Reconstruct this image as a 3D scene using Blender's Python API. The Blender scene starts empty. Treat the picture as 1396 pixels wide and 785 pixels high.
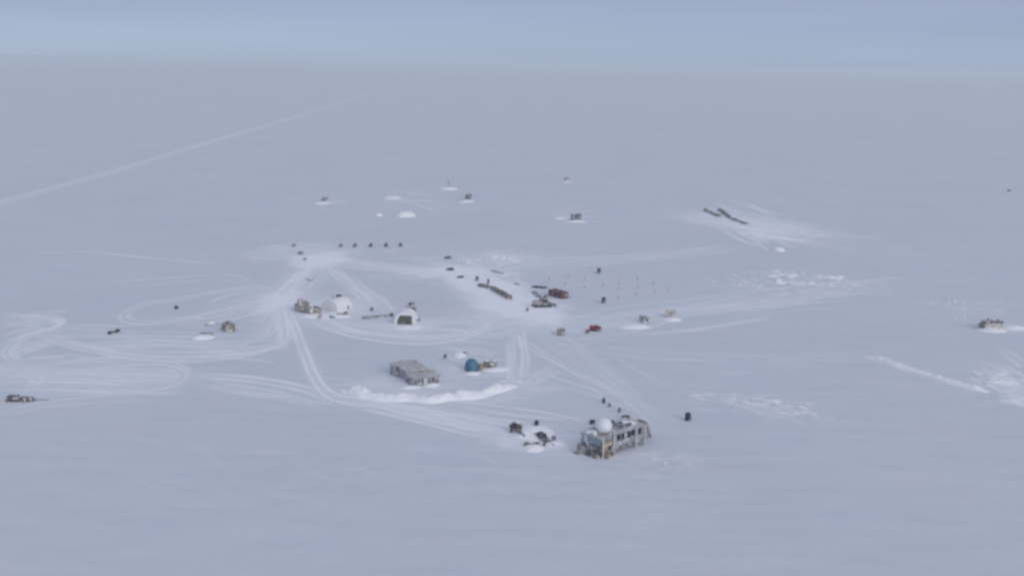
import bpy, math, random
import numpy as np
from mathutils import Vector, Matrix, noise

random.seed(7)
rng = np.random.default_rng(11)
scene = bpy.context.scene
col = scene.collection
R = math.radians

# ------------------------------------------------------------------ camera
W0, H0, F0 = 1396.0, 785.0, 1497.0          # photograph's size, focal length in its pixels
CAM_H = 100.0
PITCH = math.atan((H0/2-90.5)/F0) + R(0.10)
ROLL = R(0.95)
fw = Vector((0, math.cos(PITCH), -math.sin(PITCH)))
r0 = Vector((1, 0, 0)); u0 = r0.cross(fw)
RT = r0*math.cos(ROLL) + u0*math.sin(ROLL)
UP = u0*math.cos(ROLL) - r0*math.sin(ROLL)
cam_d = bpy.data.cameras.new('camera')
cam_d.sensor_width = 36; cam_d.lens = 36*F0/W0
cam_d.clip_start = 1; cam_d.clip_end = 300000
cam = bpy.data.objects.new('camera', cam_d); col.objects.link(cam)
M = Matrix((RT, UP, -fw)).transposed().to_4x4(); M.translation = (0, 0, CAM_H)
cam.matrix_world = M
scene.camera = cam

def P(px, py):
    d = fw + RT*((px-W0/2)/F0) + UP*((H0/2-py)/F0)
    t = CAM_H/-d.z
    return Vector((d.x*t, d.y*t, 0.0))
def S(px, py):                                # photograph pixels per metre there
    d = fw + RT*((px-W0/2)/F0) + UP*((H0/2-py)/F0)
    return F0/(CAM_H/-d.z)
def ends(a, b):
    A, B = P(*a), P(*b); d = B-A
    return (A+B)/2, d.length, math.atan2(d.y, d.x)

# ------------------------------------------------------------------ materials
def new_mat(name):
    m = bpy.data.materials.new(name); m.use_nodes = True
    nt = m.node_tree; b = nt.nodes['Principled BSDF']
    return m, nt, b
def N(nt, t, **kw):
    n = nt.nodes.new(t)
    for k, v in kw.items(): setattr(n, k, v)
    return n
def worn(name, c, rough=0.6, var=0.28, scale=1.3, metal=0.0, frost_haze=0.0):
    m, nt, b = new_mat(name)
    tc = N(nt, 'ShaderNodeTexCoord'); nz = N(nt, 'ShaderNodeTexNoise')
    nz.inputs['Scale'].default_value = scale; nz.inputs['Detail'].default_value = 6; nz.inputs['Roughness'].default_value = 0.65
    nt.links.new(tc.outputs['Object'], nz.inputs['Vector'])
    mx = N(nt, 'ShaderNodeMix', data_type='RGBA')
    mx.inputs[6].default_value = (*[v*(1-var) for v in c], 1); mx.inputs[7].default_value = (*[min(.9, v*(1+var)) for v in c], 1)
    rp = N(nt, 'ShaderNodeMapRange'); rp.inputs[1].default_value = .3; rp.inputs[2].default_value = .7
    nt.links.new(nz.outputs['Fac'], rp.inputs[0]); nt.links.new(rp.outputs[0], mx.inputs[0])
    out = mx.outputs[2]
    if frost_haze > 0:                              # rime and blown snow in patches, also painting in haze-softened contrast
        n2 = N(nt, 'ShaderNodeTexNoise'); n2.inputs['Scale'].default_value = scale*.6; n2.inputs['Detail'].default_value = 8
        nt.links.new(tc.outputs['Object'], n2.inputs['Vector'])
        r2 = N(nt, 'ShaderNodeMapRange'); r2.inputs[1].default_value = .62-frost_haze*.3; r2.inputs[2].default_value = .72-frost_haze*.2
        nt.links.new(n2.outputs['Fac'], r2.inputs[0])
        m2 = N(nt, 'ShaderNodeMix', data_type='RGBA'); m2.inputs[7].default_value = (.74, .75, .78, 1)
        nt.links.new(r2.outputs[0], m2.inputs[0]); nt.links.new(out, m2.inputs[6]); out = m2.outputs[2]
    nt.links.new(out, b.inputs['Base Color'])
    b.inputs['Roughness'].default_value = rough; b.inputs['Metallic'].default_value = metal
    bp = N(nt, 'ShaderNodeBump'); bp.inputs['Strength'].default_value = .25; bp.inputs['Distance'].default_value = .03
    nt.links.new(nz.outputs['Fac'], bp.inputs['Height']); nt.links.new(bp.outputs[0], b.inputs['Normal'])
    return m

MAT = dict(
    navy=worn('navy_plastic', (.034, .038, .062), .5, frost_haze=.05),
    black=worn('black_tarp', (.045, .045, .052), .6, frost_haze=.08),
    darkgrey=worn('dark_grey_metal', (.13, .13, .142), .5, frost_haze=0.32),
    grey=worn('grey_metal', (.28, .28, .29), .5, frost_haze=0.3),
    roofgrey=worn('grey_roofing', (.46, .455, .46), .7, scale=.6, frost_haze=.04),
    palegrey=worn('pale_grey_panel', (.46, .47, .475), .6, frost_haze=0.3),
    wall=worn('station_cladding', (.33, .355, .36), .6, scale=.8, frost_haze=0.22),
    teal=worn('grey_teal_cladding', (.26, .34, .365), .55, scale=.9, frost_haze=0.22),
    white=worn('white_paint', (.72, .73, .75), .5, var=.08),
    radome=worn('radome_shell', (.80, .81, .83), .45, var=.03),
    canvas=worn('white_canvas', (.78, .78, .79), .8, var=.06),
    cream=worn('cream_paint', (.50, .46, .38), .6, var=.15, frost_haze=0.2),
    palecream=worn('dull_cream_paint', (.36, .34, .30), .6, var=.2, frost_haze=.25),
    tan=worn('tan_plywood', (.36, .265, .165), .7, frost_haze=0.22),
    brown=worn('brown_timber', (.22, .175, .14), .75, frost_haze=0.3),
    darkbrown=worn('dark_timber', (.13, .108, .092), .75, frost_haze=0.3),
    greybrown=worn('weathered_timber', (.27, .235, .205), .75, frost_haze=0.32),
    maroon=worn('maroon_paint', (.19, .07, .078), .5, frost_haze=.08),
    red=worn('faded_red_paint', (.34, .06, .06), .5, frost_haze=.08),
    olive=worn('olive_canvas', (.095, .12, .09), .8, frost_haze=.05),
    khaki=worn('khaki_canvas', (.24, .23, .17), .8, frost_haze=0.32),
    blue=worn('blue_canvas', (.08, .185, .28), .7, var=.2),
    orange=worn('orange_cloth', (.52, .34, .20), .8, var=.15),
    glass=worn('dark_window_glass', (.018, .022, .04), .15, var=.1),
    solar=worn('dark_panel', (.085, .09, .12), .3, frost_haze=0.2),
    rubber=worn('black_rubber', (.04,.04,.044), .8, frost_haze=.1),
    yellow=worn('yellow_cloth', (.34, .31, .18), .7, frost_haze=.15),
)

BASE = (.594, .632, .670); FRESH = (.90, .905, .915)
def snow_mat(name, ground=False):
    m, nt, b = new_mat(name)
    tc = N(nt, 'ShaderNodeTexCoord')
    L = nt.links.new
    def nz(scale, vec, detail=5, rough=.6):
        n = N(nt, 'ShaderNodeTexNoise'); n.inputs['Scale'].default_value = scale
        n.inputs['Detail'].default_value = detail; n.inputs['Roughness'].default_value = rough
        L(vec, n.inputs['Vector']); return n.outputs['Fac']
    def mapv(sc, rot=0):
        mp = N(nt, 'ShaderNodeMapping'); mp.inputs['Scale'].default_value = sc; mp.inputs['Rotation'].default_value = (0, 0, rot)
        L(tc.outputs['Object'], mp.inputs['Vector']); return mp.outputs[0]
    def rng_(v, a, b_, c=0, d=1):
        r = N(nt, 'ShaderNodeMapRange'); r.inputs[1].default_value = a; r.inputs[2].default_value = b_
        r.inputs[3].default_value = c; r.inputs[4].default_value = d; L(v, r.inputs[0]); return r.outputs[0]
    def mth(op, a, b_):
        n = N(nt, 'ShaderNodeMath', operation=op)
        for k, v in enumerate((a, b_)):
            if isinstance(v, (int, float)): n.inputs[k].default_value = v
            else: L(v, n.inputs[k])
        return n.outputs[0]
    def mixc(f, a, b_):
        n = N(nt, 'ShaderNodeMix', data_type='RGBA')
        if isinstance(f, (int, float)): n.inputs[0].default_value = f
        else: L(f, n.inputs[0])
        for k, v in ((6, a), (7, b_)):
            if isinstance(v, tuple): n.inputs[k].default_value = (*v, 1)
            else: L(v, n.inputs[k])
        return n.outputs[2]
    streak = nz(1, mapv((.035, .20, .1), R(14)), 6, .65)      # wind-drawn sastrugi bands
    fine = nz(.9, mapv((.45, 1.6, 1), R(14)), 5, .6)
    if ground:
        at = N(nt, 'ShaderNodeAttribute', attribute_name='packed').outputs['Fac']
        ar = N(nt, 'ShaderNodeAttribute', attribute_name='rough').outputs['Fac']
        blot = nz(.012, tc.outputs['Object'], 3, .5)
        hue = nz(.021, tc.outputs['Object'], 4, .6)
        c = mixc(rng_(hue, .35, .65), (BASE[0]*.985, BASE[1]*1.0, BASE[2]*1.012), (BASE[0]*1.015, BASE[1]*.995, BASE[2]*.992))
        patch = nz(.16, mapv((.5, 1.0, 1), R(14)), 6, .7)
        loose = mth('MULTIPLY', ar, rng_(patch, .50, .70))
        a1 = mth('ADD', mth('MULTIPLY', rng_(streak, .32, .75, 0, .22), 1.0), mth('MULTIPLY', rng_(blot, .3, .7), .10))
        fac = mth('ADD', mth('ADD', a1, mth('MULTIPLY', at, rng_(fine, .25, .75, .55, 1.25))), mth('MULTIPLY', loose, .75))
        n = N(nt, 'ShaderNodeClamp'); L(fac, n.inputs[0])
        c = mixc(n.outputs[0], c, FRESH)
        L(c, b.inputs['Base Color'])
    else:
        L(mixc(rng_(fine, .3, .7), tuple(v*.96 for v in FRESH), tuple(min(.92, v*1.02) for v in FRESH)), b.inputs['Base Color'])
    b.inputs['Roughness'].default_value = .85
    b.inputs['Specular IOR Level'].default_value = .2
    bp = N(nt, 'ShaderNodeBump'); bp.inputs['Strength'].default_value = .35 if ground else .6; bp.inputs['Distance'].default_value = .35
    L(mth('ADD', mth('MULTIPLY', streak, .9), mth('MULTIPLY', fine, .35)), bp.inputs['Height']); L(bp.outputs[0], b.inputs['Normal'])
    return m
SNOW = snow_mat('drifted_snow')
GSNOW = snow_mat('snow_field', True)
MAT['snow'] = SNOW

# ------------------------------------------------------------------ mesh building
class MB:
    def __init__(s): s.v = []; s.f = []
    def add(s, vs, fs):
        o = len(s.v); s.v += [tuple(v) for v in vs]; s.f += [tuple(i+o for i in f) for f in fs]; return s
    def box(s, c, d, rz=0.0, rx=0.0, ry=0.0, taper=1.0):
        m = Matrix.Rotation(rz, 3, 'Z') @ Matrix.Rotation(ry, 3, 'Y') @ Matrix.Rotation(rx, 3, 'X')
        vs = []
        for z in (-.5, .5):
            k = taper if z > 0 else 1.0
            for x, y in ((-.5, -.5), (.5, -.5), (.5, .5), (-.5, .5)):
                vs.append(Vector(c) + m @ Vector((x*d[0]*k, y*d[1]*k, z*d[2])))
        return s.add(vs, [(0, 3, 2, 1), (4, 5, 6, 7), (0, 1, 5, 4), (1, 2, 6, 5), (2, 3, 7, 6), (3, 0, 4, 7)])
    def tube(s, a, b, r, r2=None, n=10):
        a, b = Vector(a), Vector(b); r2 = r if r2 is None else r2
        d = (b-a).normalized(); x = d.orthogonal().normalized(); y = d.cross(x)
        vs = []
        for p, q in ((a, r), (b, r2)):
            for i in range(n):
                t = 2*math.pi*i/n; vs.append(p + x*math.cos(t)*q + y*math.sin(t)*q)
        fs = [(i, (i+1) % n, n+(i+1) % n, n+i) for i in range(n)]
        return s.add(vs, fs + [tuple(range(n))[::-1], tuple(range(n, 2*n))])
    def lathe(s, prof, c=(0, 0, 0), n=20, sx=1, sy=1):
        vs = []; fs = []
        for r, z in prof:
            for i in range(n):
                t = 2*math.pi*i/n; vs.append((c[0]+r*math.cos(t)*sx, c[1]+r*math.sin(t)*sy, c[2]+z))
        for k in range(len(prof)-1):
            for i in range(n):
                fs.append((k*n+i, k*n+(i+1) % n, (k+1)*n+(i+1) % n, (k+1)*n+i))
        fs.append(tuple(range(n))[::-1]); fs.append(tuple(range((len(prof)-1)*n, len(prof)*n)))
        return s.add(vs, fs)
    def prism(s, prof, x0, x1):               # profile (y,z), drawn along x
        n = len(prof); vs = [(x0, y, z) for y, z in prof] + [(x1, y, z) for y, z in prof]
        fs = [(i, (i+1) % n, n+(i+1) % n, n+i) for i in range(n)]
        return s.add(vs, fs + [tuple(range(n))[::-1], tuple(range(n, 2*n))])
    def build(s, name, mat, parent=None, smooth=False, bevel=0.0):
        me = bpy.data.meshes.new(name); me.from_pydata(s.v, [], s.f); me.validate(); 
        o = bpy.data.objects.new(name, me); col.objects.link(o)
        me.materials.append(MAT[mat] if isinstance(mat, str) else mat)
        if smooth:
            for p in me.polygons: p.use_smooth = len(p.vertices) <= 4
        if bevel:
            bv = o.modifiers.new('bevel', 'BEVEL'); bv.width = bevel; bv.segments = 2
        if parent is not None: o.parent = parent
        return o

def tag(o, label, cat, group=None):
    o['label'] = label; o['category'] = cat
    if group: o['group'] = group
    return o
def thing(name, label, cat, loc, rz=0.0, group=None):
    o = bpy.data.objects.new(name, None); col.objects.link(o)
    o.empty_display_size = .5
    o.location = loc; o.rotation_euler = (0, 0, rz)
    return tag(o, label, cat, group)
def copy_tree(o, parent=None):
    c = o.copy(); col.objects.link(c)
    if parent is not None: c.parent = parent
    for ch in list(o.children): copy_tree(ch, c)
    return c
def loc_(px, py, z=0.0):
    p = P(px, py); p.z = z; return p

# ------------------------------------------------------------------ snow field: one graded sheet to the horizon
def cat_spline(pts, step=1.5):
    pts = [np.array(p[:2]) for p in pts]
    pts = [2*pts[0]-pts[1]] + pts + [2*pts[-1]-pts[-2]]
    out = []
    for i in range(1, len(pts)-2):
        a, b, c, d = pts[i-1:i+3]
        n = max(2, int(np.linalg.norm(c-b)/step))
        t = np.linspace(0, 1, n, endpoint=False)[:, None]
        out.append(.5*((2*b)+(-a+c)*t+(2*a-5*b+4*c-d)*t**2+(-a+3*b-3*c+d)*t**3))
    out.append(pts[-2][None, :])
    return np.concatenate(out)

th_f = np.arange(-31, 31.001, .036)
th = np.concatenate([np.arange(-180, -31, 3.0), th_f, np.arange(34, 180, 3.0)])
th = np.radians(th)                            # 0 = straight ahead (+y), positive to the right
rs = [8, 25, 50, 80, 110, 135, 150]
while rs[-1] < 60000:
    r = rs[-1]
    st = (r*r+CAM_H**2)/CAM_H*(1/F0)*(.62 if r < 900 else 1.05)
    rs.append(r+max(.3, min(st, r*.25 if r > 4000 else 1e9)))
rs = np.array(rs); NR, NT = len(rs), len(th)
X = rs[:, None]*np.sin(th)[None, :]; Y = rs[:, None]*np.cos(th)[None, :]
packed = np.zeros((NR, NT), np.float32); rough = np.zeros((NR, NT), np.float32)
Z = np.zeros((NR, NT), np.float32)

def window(x, y, m):
    r = math.hypot(x, y); t = math.atan2(x, y); dt = m/max(r, 1)
    i0, i1 = np.searchsorted(rs, [r-m, r+m]); j0, j1 = np.searchsorted(th, [t-dt, t+dt])
    return slice(i0, i1), slice(j0, j1)
def stamp_path(pts, w, k, arr, rut=0.0):
    """soft line of half-width w along world points; arr takes the larger of what it has and the line"""
    for n in range(len(pts)-1):
        a, b = pts[n], pts[n+1]; d = b-a; L2 = float(d@d)
        if L2 < 1e-9: continue
        c = (a+b)/2; wi = window(c[0], c[1], math.sqrt(L2)/2+2.6*w)
        x, y = X[wi], Y[wi]
        if x.size == 0: continue
        t = np.clip(((x-a[0])*d[0]+(y-a[1])*d[1])/L2, 0, 1)
        q = ((x-a[0]-t*d[0])**2+(y-a[1]-t*d[1])**2)/(w*w)
        g = np.exp(-q).astype(np.float32)
        kk = k[n] if hasattr(k, '__len__') else k
        arr[wi] = np.maximum(arr[wi], kk*g)
        if rut: Z[wi] = np.minimum(Z[wi], -rut*g)
def track(px_pts, width, k, ruts=2, wobble=.5, rutw=.55, seed=0, base=.35, fade=True):
    base_pts = cat_spline([P(*p) for p in px_pts], 3.0)
    n = len(base_pts)
    d = np.gradient(base_pts, axis=0); d /= np.linalg.norm(d, axis=1)[:, None]+1e-9
    nrm = np.stack([-d[:, 1], d[:, 0]], 1)
    g = np.random.default_rng(seed)
    s = np.arange(n)*3.0
    prof = np.ones(n)
    if fade:
        e = min(n//3+1, 10); prof[:e] *= np.linspace(.2, 1, e); prof[-e:] *= np.linspace(1, .2, e)
    # lanes running across the view were driven wider apart than those along it
    lat = .62+1.25*np.abs(d[:, 0])**2; lx = np.abs(d[:, 0])
    if base: stamp_path(base_pts, width*.95, k*base*1.0*prof, packed)
    for q in range(ruts):
        off = (q/(max(ruts-1, 1))-.5)*width*1.1 if ruts > 1 else 0
        ph = g.uniform(0, 6.28, 3)
        wv = off*lat + wobble*(np.sin(s/37+ph[0])+.6*np.sin(s/17+ph[1])+.35*np.sin(s/71+ph[2])*2)*lat
        amp = np.minimum(1.0, (2.6+1.0*lx)*k*(.70+.30*np.sin(s/23+ph[1])*np.sin(s/9+ph[2]))*g.uniform(.6, 1.05)*prof)
        rw = rutw*g.uniform(.8, 1.25)*(.75 if ruts > 1 else 1.0)
        cs = base_pts+nrm*wv[:, None]
        stamp_path(cs, min(max(rw, .5), .75)*(1.05+.45*float(lx.mean())), amp, packed, .06)
def vnoise(x, y, sc, seed):
    g = np.random.default_rng(seed).random((512, 512)).astype(np.float32)-.5
    u, v = x/sc, y/sc; iu, iv = np.floor(u).astype(int), np.floor(v).astype(int); fu, fv = u-iu, v-iv
    fu = fu*fu*(3-2*fu); fv = fv*fv*(3-2*fv); q = lambda a, b: g[a % 512, b % 512]
    return (q(iu, iv)*(1-fu)+q(iu+1, iv)*fu)*(1-fv)+(q(iu, iv+1)*(1-fu)+q(iu+1, iv+1)*fu)*fv
def patch(px, py, rx, ry, k, arr=None, rot=0.0):
    arr = packed if arr is None else arr
    c = P(px, py); m = max(rx, ry)*2.2; wi = window(c.x, c.y, m)
    x, y = X[wi]-c.x, Y[wi]-c.y
    u = x*math.cos(rot)+y*math.sin(rot); v = -x*math.sin(rot)+y*math.cos(rot)
    q = (u/rx)**2+(v/ry)**2
    ph = math.sin(px*7.1)*3
    q = q*(1+.9*(vnoise(x+c.x, y+c.y, max(rx, ry)*.35, 5)+.6*vnoise(x+c.x, y+c.y, max(rx, ry)*.12, 6)))
    arr[wi] = np.maximum(arr[wi], k*np.exp(-np.maximum(q, 0)**1.8).astype(np.float32)*(1+.5*vnoise(x, y, 4, 7)))

# main routes
track([(432, 352), (408, 378), (385, 402), (374, 414)], 8, .62, 4, .9, 1.0, 1, .75)
track([(378, 408), (398, 436), (413, 475), (428, 512), (446, 535), (474, 545), (520, 551), (570, 560), (630, 572), (690, 584), (750, 602), (782, 607)], 2.9, .72, 2, .15, .70, 2, .5)
track([(460, 541), (520, 556), (580, 569), (640, 583), (700, 592)], 5.5, .45, 3, .7, .7, 3, .4)
track([(475, 548), (540, 553), (620, 556), (700, 566), (760, 575), (800, 584)], 6, .32, 2, .6, .7, 4, .3)
track([(436, 352), (478, 361), (540, 367), (600, 371), (650, 375)], 7, .5, 3, .8, 1.0, 5, .6)
track([(650, 375), (700, 364), (760, 358), (860, 352), (940, 344), (1010, 336)], 9, .3, 3, 1.2, 1.2, 6, .5)
track([(440, 358), (462, 375), (486, 395), (512, 420)], 5, .5, 3, .6, .9, 7, .5)
track([(446, 360), (440, 375), (425, 392), (408, 402)], 5, .4, 2, .8, .8, 8, .4)
track([(420, 430), (450, 442), (495, 454), (550, 461), (600, 461), (645, 452), (690, 432)], 6, .5, 4, .9, .8, 9, .5)
track([(395, 418), (440, 437), (490, 450), (560, 456), (610, 456)], 5, .35, 2, .9, .8, 10, .3)
track([(690, 432), (655, 412), (630, 392), (605, 375)], 4, .5, 3, .7, .8, 11, .4)
track([(684, 436), (700, 455), (706, 480), (703, 512), (690, 527)], 4, .4, 2, .3, .6, 12, .2)
track([(694, 438), (712, 470), (714, 500), (700, 524)], 2.4, .34, 2, .4, .6, 13, .2)
track([(690, 440), (720, 468), (770, 498), (830, 530), (885, 562)], 3, .28, 2, .5, .7, 14, .25)
track([(705, 500), (760, 520), (830, 542), (880, 556)], 3, .22, 2, .5, .7, 15, .25)
track([(720, 448), (780, 452), (850, 444), (930, 426), (1010, 412), (1100, 402), (1210, 394)], 9, .20, 5, 1.6, 1.2, 16, .4)
track([(700, 442), (770, 464), (850, 478), (960, 486), (1100, 488), (1180, 486)], 6, .12, 2, 1.2, 1.0, 17, .4)
track([(760, 440), (850, 425), (950, 412), (1060, 392), (1160, 384)], 8, .14, 3, 1.6, 1.2, 18, .3)
# the loops to the left
track([(374, 412), (340, 416), (300, 423), (250, 434), (200, 440), (172, 436), (170, 428), (192, 416), (240, 408), (300, 398), (352, 392), (376, 402)], 3.2, .4, 2, .6, .7, 19, .25)
track([(376, 414), (330, 428), (270, 436), (200, 432)], 4, .36, 2, .8, .7, 20, .3)
track([(384, 410), (390, 438), (390, 458), (374, 470), (335, 478), (280, 483), (210, 484), (150, 479), (100, 470), (62, 456)], 4.6, .5, 3, .6, .7, 21, .35)
track([(380, 410), (376, 436), (366, 456), (330, 468), (280, 475), (230, 476)], 4.0, .42, 3, .6, .7, 22, .3)
track([(376, 412), (362, 440), (345, 455), (318, 462)], 3.0, .3, 2, .6, .7, 23, .2)
track([(64, 456), (90, 448), (130, 446), (180, 448)], 3, .3, 2, .6, .7, 24, .2)
track([(56, 456), (110, 474), (170, 485), (240, 489), (310, 486), (366, 474), (384, 458)], 3.4, .46, 2, .4, .7, 25, .3)
track([(0, 436), (40, 431), (74, 433), (84, 440), (70, 448), (34, 458), (0, 472)], 3.0, .45, 3, .5, .7, 26, .35)
track([(0, 446), (40, 440), (66, 440)], 3, .3, 2, .5, .7, 27, .3)
track([(62, 452), (30, 464), (12, 478), (18, 492), (0, 500)], 3.6, .42, 3, .6, .8, 28, .4)
track([(0, 504), (60, 503), (130, 501), (210, 498), (244, 506), (246, 518), (220, 526), (150, 532), (80, 536), (0, 552)], 4.2, .27, 4, .7, .8, 29, .4)
track([(0, 514), (80, 512), (160, 508), (226, 508), (232, 518), (190, 524), (130, 522)], 4.0, .28, 4, .7, .8, 30, .4)
track([(0, 524), (60, 524), (120, 526), (190, 530)], 5.0, .4, 3, .8, .9, 31, .4)
track([(10, 500), (40, 512), (50, 520), (30, 536)], 3, .35, 2, .5, .7, 32, .3)
track([(0, 566), (50, 552), (120, 545), (200, 540)], 3, .32, 2, .6, .7, 33, .3)
track([(238, 510), (300, 513), (360, 520), (410, 530), (450, 545)], 3.4, .45, 2, .5, .75, 34, .35)
track([(330, 520), (390, 532), (440, 545)], 3, .3, 2, .4, .6, 35, .2)
track([(48, 345), (110, 343), (190, 350), (260, 357), (330, 362)], 2, .34, 1, .5, .9, 36, .3)
track([(330, 346), (370, 338), (410, 334), (440, 346)], 7, .4, 3, .9, .9, 37, .5)
track([(356, 392), (300, 378), (220, 384), (120, 392)], 5, .2, 2, 1.2, .9, 38, .2)
# the straight traverse route out to the horizon
far_pts = np.array([np.array(P(*p)[:2]) for p in [(-120, 310), (0, 275), (140, 237), (280, 195), (420, 154), (520, 124), (600, 105)]])
stamp_path(cat_spline(far_pts, 25), 3.6, .42, packed)
stamp_path(cat_spline(far_pts[:-1]+np.array([7, 3]), 25), 2.4, .30, packed)
# worked snow
patch(438, 355, 15, 30, 1.1); patch(424, 344, 28, 30, .3); patch(382, 410, 9, 26, 1.0); patch(386, 408, 14, 36, .3); patch(408, 380, 10, 36, .25)
c_, l_, a_ = ends((606, 366), (730, 428))
patch(664, 392, 62, 15, 1.25, None, a_); patch(702, 416, 38, 17, 1.2, None, a_); patch(690, 437, 24, 18, .45); patch(622, 371, 30, 16, .9)
patch(690, 352, 26, 22, .30); patch(690, 352, 22, 25, .6, rough)
patch(450, 420, 20, 22, .55); patch(556, 446, 16, 12, .5); patch(555, 522, 18, 10, .4); patch(650, 506, 14, 8, .4); patch(730, 602, 14, 7, .8); patch(835, 618, 16, 5, .25)
patch(700, 528, 14, 10, .32); patch(745, 600, 14, 5, .42); patch(130, 512, 36, 15, .35); patch(30, 510, 22, 18, .35); patch(200, 515, 16, 14, .25); patch(385, 440, 7, 30, .3)
# rough and drifted patches
patch(1070, 382, 34, 36, .75, rough); patch(1010, 386, 24, 30, .4, rough); patch(1140, 390, 26, 26, .4, rough)
patch(1030, 548, 26, 13, .5, rough, R(-20)); patch(1075, 556, 16, 8, .4, rough, R(-30)); patch(900, 630, 10, 8, .5, rough)
patch(1378, 530, 20, 26, .4, rough, R(-30))
patch(1030, 310, 34, 90, .75, rough, R(25)); patch(1030, 306, 30, 62, .5, None, R(32)); patch(1048, 320, 12, 46, .5, None, R(34)); patch(1330, 418, 40, 20, .25, rough)
patch(650, 660, 24, 22, .12, rough); patch(480, 640, 30, 26, .08, rough); patch(860, 666, 12, 10, .15, rough); patch(560, 285, 60, 60, .3, rough); patch(640, 520, 30, 16, .2, rough)
c_, l_, a_ = ends((930, 545), (1118, 580)); 
stamp_path(cat_spline([P(960, 540), P(1010, 545), P(1060, 552), P(1095, 562), P(1118, 580)], 3), 1.6, .35, rough)

# churned strokes left by turning and reversing vehicles
def strokes(a, b, n, spread, k, w=.6, seed=0, bend=4, lo=.2, hi=.7):
    g = np.random.default_rng(seed)
    A_, B_ = np.array(a, float), np.array(b, float); d = B_-A_; L_ = np.linalg.norm(d); nn = np.array([-d[1], d[0]])/L_
    for _ in range(n):
        l = g.uniform(lo, hi); t0 = g.uniform(-.05, 1.05-l); o = g.normal(0, spread/2); o2 = o+g.normal(0, bend); om = (o+o2)/2+g.normal(0, bend*.5)
        pts = [P(*(A_+d*(t0+l*q)+nn*oo)) for q, oo in ((0, o), (.5, om), (1, o2))]
        cs = cat_spline(pts, 3.0); m = len(cs)
        amp = k*g.uniform(.4, 1.0)*np.sin(np.linspace(.12, math.pi-.12, m))**.5
        stamp_path(cs, w*g.uniform(.8, 2.0), amp, packed, .04)
strokes((376, 412), (440, 348), 22, 12, .95, .8, 1)
strokes((330, 344), (470, 350), 22, 14, .85, .9, 2, 3)
strokes((440, 350), (610, 372), 14, 9, .7, .9, 3, 3)
strokes((600, 366), (735, 432), 34, 26, 1.0, .8, 4, 5)
strokes((650, 440), (730, 425), 18, 14, .8, .8, 5, 4)
strokes((372, 400), (392, 470), 20, 16, .9, .6, 6, 5)
strokes((250, 430), (376, 404), 16, 14, .7, .8, 7, 5)
strokes((0, 505), (260, 512), 30, 24, .85, .8, 8, 5)
strokes((0, 440), (90, 440), 14, 16, .7, .8, 9, 4)
strokes((60, 462), (380, 470), 22, 20, .75, .8, 10, 5)
strokes((0, 480), (80, 452), 12, 22, .7, .8, 11, 6)
strokes((400, 435), (690, 448), 26, 18, .75, .8, 12, 5)
strokes((440, 536), (800, 600), 22, 16, .75, .7, 13, 4)
strokes((470, 545), (720, 545), 12, 16, .6, .8, 14, 4)
strokes((700, 440), (706, 530), 12, 14, .7, .55, 15, 4)
strokes((690, 520), (760, 500), 12, 14, .5, .7, 16, 5)
strokes((700, 430), (900, 566), 16, 30, .45, .6, 17, 6)
strokes((720, 448), (1210, 394), 26, 18, .65, 1.0, 18, 5, .15, .5)
strokes((980, 288), (1090, 322), 24, 16, 1.0, 1.0, 19, 4)
strokes((985, 300), (1056, 332), 18, 10, 1.0, 1.0, 20, 3)
strokes((960, 282), (1020, 300), 10, 10, .7, 1.0, 21, 3)
strokes((780, 600), (715, 596), 14, 8, .9, .5, 22, 3)
strokes((930, 545), (1100, 566), 22, 22, .45, .8, 23, 5, .1, .35)
strokes((1330, 500), (1400, 538), 36, 26, .8, .7, 24, 3)
strokes((1366, 446), (1396, 450), 8, 5, .9, .7, 25, 1)
strokes((250, 515), (460, 545), 14, 10, .65, .7, 26, 3)
strokes((840, 447), (885, 440), 8, 3, .9, .6, 27, 1)
strokes((470, 372), (530, 430), 10, 16, .55, .8, 28, 5)
strokes((600, 480), (720, 505), 14, 20, .45, .7, 29, 5)
strokes((530, 265), (600, 275), 10, 12, .5, 1.6, 30, 3)
strokes((750, 292), (830, 300), 10, 10, .5, 1.4, 31, 2)
strokes((420, 276), (470, 278), 6, 5, .5, 1.4, 32, 1)
strokes((1240, 412), (1396, 420), 14, 16, .35, 1.0, 33, 3, .1, .3)
strokes((560, 640), (900, 680), 16, 50, .22, .6, 34, 8, .06, .2)
strokes((100, 620), (500, 680), 14, 60, .16, .7, 35, 8, .05, .18)
strokes((640, 352), (720, 352), 14, 10, .8, 1.0, 36, 3)
strokes((240, 478), (340, 482), 6, 4, 1.0, .8, 37, 1)

# relief: faint swell, sastrugi and lumps in the loose snow
sw = .10*np.sin(X/41+.6*np.sin(Y/63))*np.sin(Y/57+1.3)
near = np.exp(-np.maximum(0, np.hypot(X, Y)-900)/500)
lump = vnoise(X, Y, 5.5, 1)+.6*vnoise(X+3, Y, 2.6, 2)+.35*vnoise(X, Y+9, 1.3, 3)
Z += (sw*near).astype(np.float32)*.6 + (lump*near*(.12*packed+.55*rough)).astype(np.float32) + (lump*near*.06).astype(np.float32)
Z[0:3] = 0

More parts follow.
